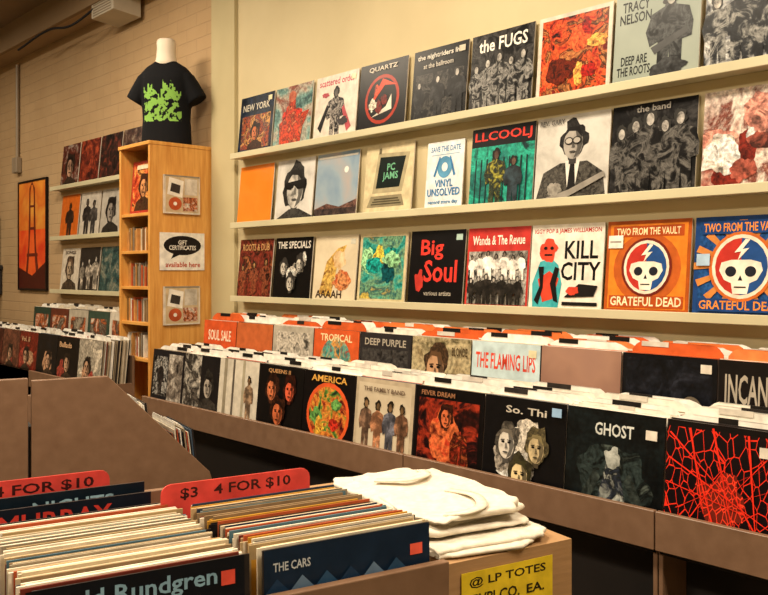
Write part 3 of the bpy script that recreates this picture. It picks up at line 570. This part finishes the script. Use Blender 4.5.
def cloth_pile():
    rr = random.Random(31); seg = 130; z = .9912; mb = MB()
    layers = 7
    for l in range(layers):
        cx = .468+rr.uniform(-.014,.012); cy = .255+rr.uniform(-.03,.03)
        hw = .146+rr.uniform(-.018,.003)-.003*l; hl = .258+rr.uniform(-.045,.005)-.006*l
        ra = rr.uniform(-.15,.15); th = rr.uniform(.007,.010); nr = 30; k = mb.slot(M_cloth); so = rr.random()*50
        rings = [(.965,0),(1.0,.15),(1.010,.45),(1.0,.8),(.985,1.0)]+[(.985-.985*(i/nr),1.0) for i in range(1,nr)]
        n0 = len(mb.v)
        for s, t in rings:
            for i in range(seg):
                a = 2*math.pi*i/seg; c, sn = math.cos(a), math.sin(a)
                wob = 1+.08*noise.noise(V((c*2.2+so, sn*2.2, l*2.)))+.02*noise.noise(V((c*8+so, sn*8, l*2.)))
                x = math.copysign(abs(c)**.32,c)*hw*s*wob; y = math.copysign(abs(sn)**.32,sn)*hl*s*wob
                r1 = 1-abs(noise.noise(V((x*6+so,y*4,l*1.))))*3
                base = 1 if l >= layers-1 else .35
                wv = (.009*noise.noise(V((x*6,y*5,so)))+.007*max(0,r1)**3+.003*noise.noise(V((x*30,y*18,so))))*base
                edge = .0035*noise.noise(V((c*4+so,sn*4,l*1.)))*(1 if s > .9 else 0)
                zz = z+t*th+(wv if t > .3 else 0)+edge
                X = cx+x*math.cos(ra)-y*math.sin(ra); Y = cy+x*math.sin(ra)+y*math.cos(ra)
                lim = .331 if Y < .42 else .331-min(.035,(Y-.42)*.6)
                X = max(X, lim+.004*noise.noise(V((Y*20, l*3., 1)))+.004)
                mb.v.append((X, Y, max(zz,.9908)))
        m = len(rings)
        for r in range(m-1):
            for i in range(seg):
                j = (i+1)%seg; mb.f.append((n0+r*seg+i,n0+r*seg+j,n0+(r+1)*seg+j,n0+(r+1)*seg+i)); mb.mi.append(k)
        mb.f.append(tuple(n0+(m-1)*seg+i for i in range(seg))); mb.mi.append(k)
        z += th*.86
    return mb.obj('tote_bag_pile', O, RZ, smooth=True), z
pile, ztop = cloth_pile()
def strap(pts, w=.022):
    mb = MB(); k = mb.slot(M_cloth); n = len(pts)
    P = [V(p) for p in pts]; fine = []
    for i in range(n-1):
        p0, p1, p2, p3 = P[max(0,i-1)], P[i], P[i+1], P[min(n-1,i+2)]
        for j in range(8):
            t = j/8; fine.append(.5*((2*p1)+(p2-p0)*t+(2*p0-5*p1+4*p2-p3)*t*t+(3*p1-p0-3*p2+p3)*t**3))
    for i, p in enumerate(fine):
        d = (fine[min(i+1,len(fine)-1)]-fine[max(0,i-1)]).normalized(); s = d.cross(ez).normalized()*w/2
        mb.v += [tuple(p-s), tuple(p+s)]
    for i in range(len(fine)-1): mb.f.append((2*i,2*i+1,2*i+3,2*i+2)); mb.mi.append(k)
    o = mb.obj('handle', smooth=True); o.parent = pile
    md = o.modifiers.new('s','SOLIDIFY'); md.thickness = .003; md.offset = 0
strap([(.40,.08,ztop+.0),(.43,.05,ztop+.008),(.48,.07,ztop+.010),(.51,.14,ztop+.010),(.49,.21,ztop+.007)])
strap([(.41,.36,ztop+.004),(.46,.31,ztop+.010),(.52,.33,ztop+.010),(.55,.40,ztop+.003)])

# ---------------------------------------------------------------- middle island (end panels with sloping profile)
I = (-2.791,-1.606,0)
D = .62
mb = MB()
prof = [(0.005,0),(.62,0),(.62,.72),(.600,.786),(.245,1.150),(.005,1.150)]
mb.prism(prof, 0, .02, M_mdf, 'y')
prof2 = [(-.005,0),(-.62,0),(-.62,.72),(-.600,.786),(-.30,1.158),(-.005,1.158)]
mb.prism(prof2, .0, .02, M_mdf, 'y')
lowp = [(0,0),(.62,0),(.62,.72),(.600,.75),(.245,1.02),(-.245,1.02),(-.6,.75),(-.62,.72),(-.62,0)]
mb.prism(lowp, D, D+.02, M_mdf, 'y')
mb.box(-.012,.012,.02,D,0,1.0,M_dark)
mb.box(-.60,.60,.02,D,.60,.62,M_dark)
mb.box(.60,.62,.02,D,0,.74,M_mdf); mb.box(-.62,-.60,.02,D,0,.74,M_mdf)
mb.box(.28,.295,.02,D,.62,.95,M_mdf)
o = mb.obj('record_display_island', I, RZ); bevel(o,.0025)
ca, sa = math.cos(RZ), math.sin(RZ)
def isl(p, q): return (I[0]+ca*p-sa*q, I[1]+sa*p+ca*q, 0)
for n_, (pa, pb, zt) in enumerate(((.30,.42,1.045),(.43,.585,.94))):
    l = isl(pb, .03)
    stack('record_stack', 0.0, W, 0, pb-pa, zt, full(['c9c0b0','33302f'][n_])+[('r',.1,.1,.9,.8,('n',12,['2a2727','b9ae9c','6b3a2c']))],
          loc=l, rot=RZ+math.pi/2, seed=500+n_*7, k=.12, div=(5,.02,WD[:1]), jit=.012)

# ---------------------------------------------------------------- lights
def lamp(x, y, p, size=1.1):
    e = bpy.data.objects.new('ceiling_light', None); scene.collection.objects.link(e); e.location = (x,y,H)
    mb = MB(); mb.box(-.62,.62,-.32,.32,-.05,0,M_plastic); o = mb.obj('housing', parent=e)
    l = bpy.data.lights.new('lamp','AREA'); l.shape='RECTANGLE'; l.size=size; l.size_y=.4; l.energy=p; l.color=(1,.835,.62)
    lo = bpy.data.objects.new('lamp', l); scene.collection.objects.link(lo); lo.parent=e; lo.location=(0,0,-.06)
lamp(-7.2,-1.7,38); lamp(-4.6,-1.5,70); lamp(-2.2,-1.5,80); lamp(.3,-1.5,80); lamp(-1.5,-3.6,118); lamp(-5.5,-4.0,55)
w = bpy.data.worlds.new('world'); scene.world = w; w.use_nodes = True
w.node_tree.nodes['Background'].inputs[0].default_value = (.5,.45,.4,1); w.node_tree.nodes['Background'].inputs[1].default_value = .3

# ---------------------------------------------------------------- camera
cam = bpy.data.cameras.new('camera'); co = bpy.data.objects.new('camera', cam); scene.collection.objects.link(co)
cam.sensor_width = 36; cam.lens = 40.03; cam.clip_start = .05
co.location = (0,-2.64,1.5)
co.rotation_euler = (math.radians(90), 0, math.atan2(.733,.68))
cam.shift_y = -(297.5-272)/768
scene.camera = co
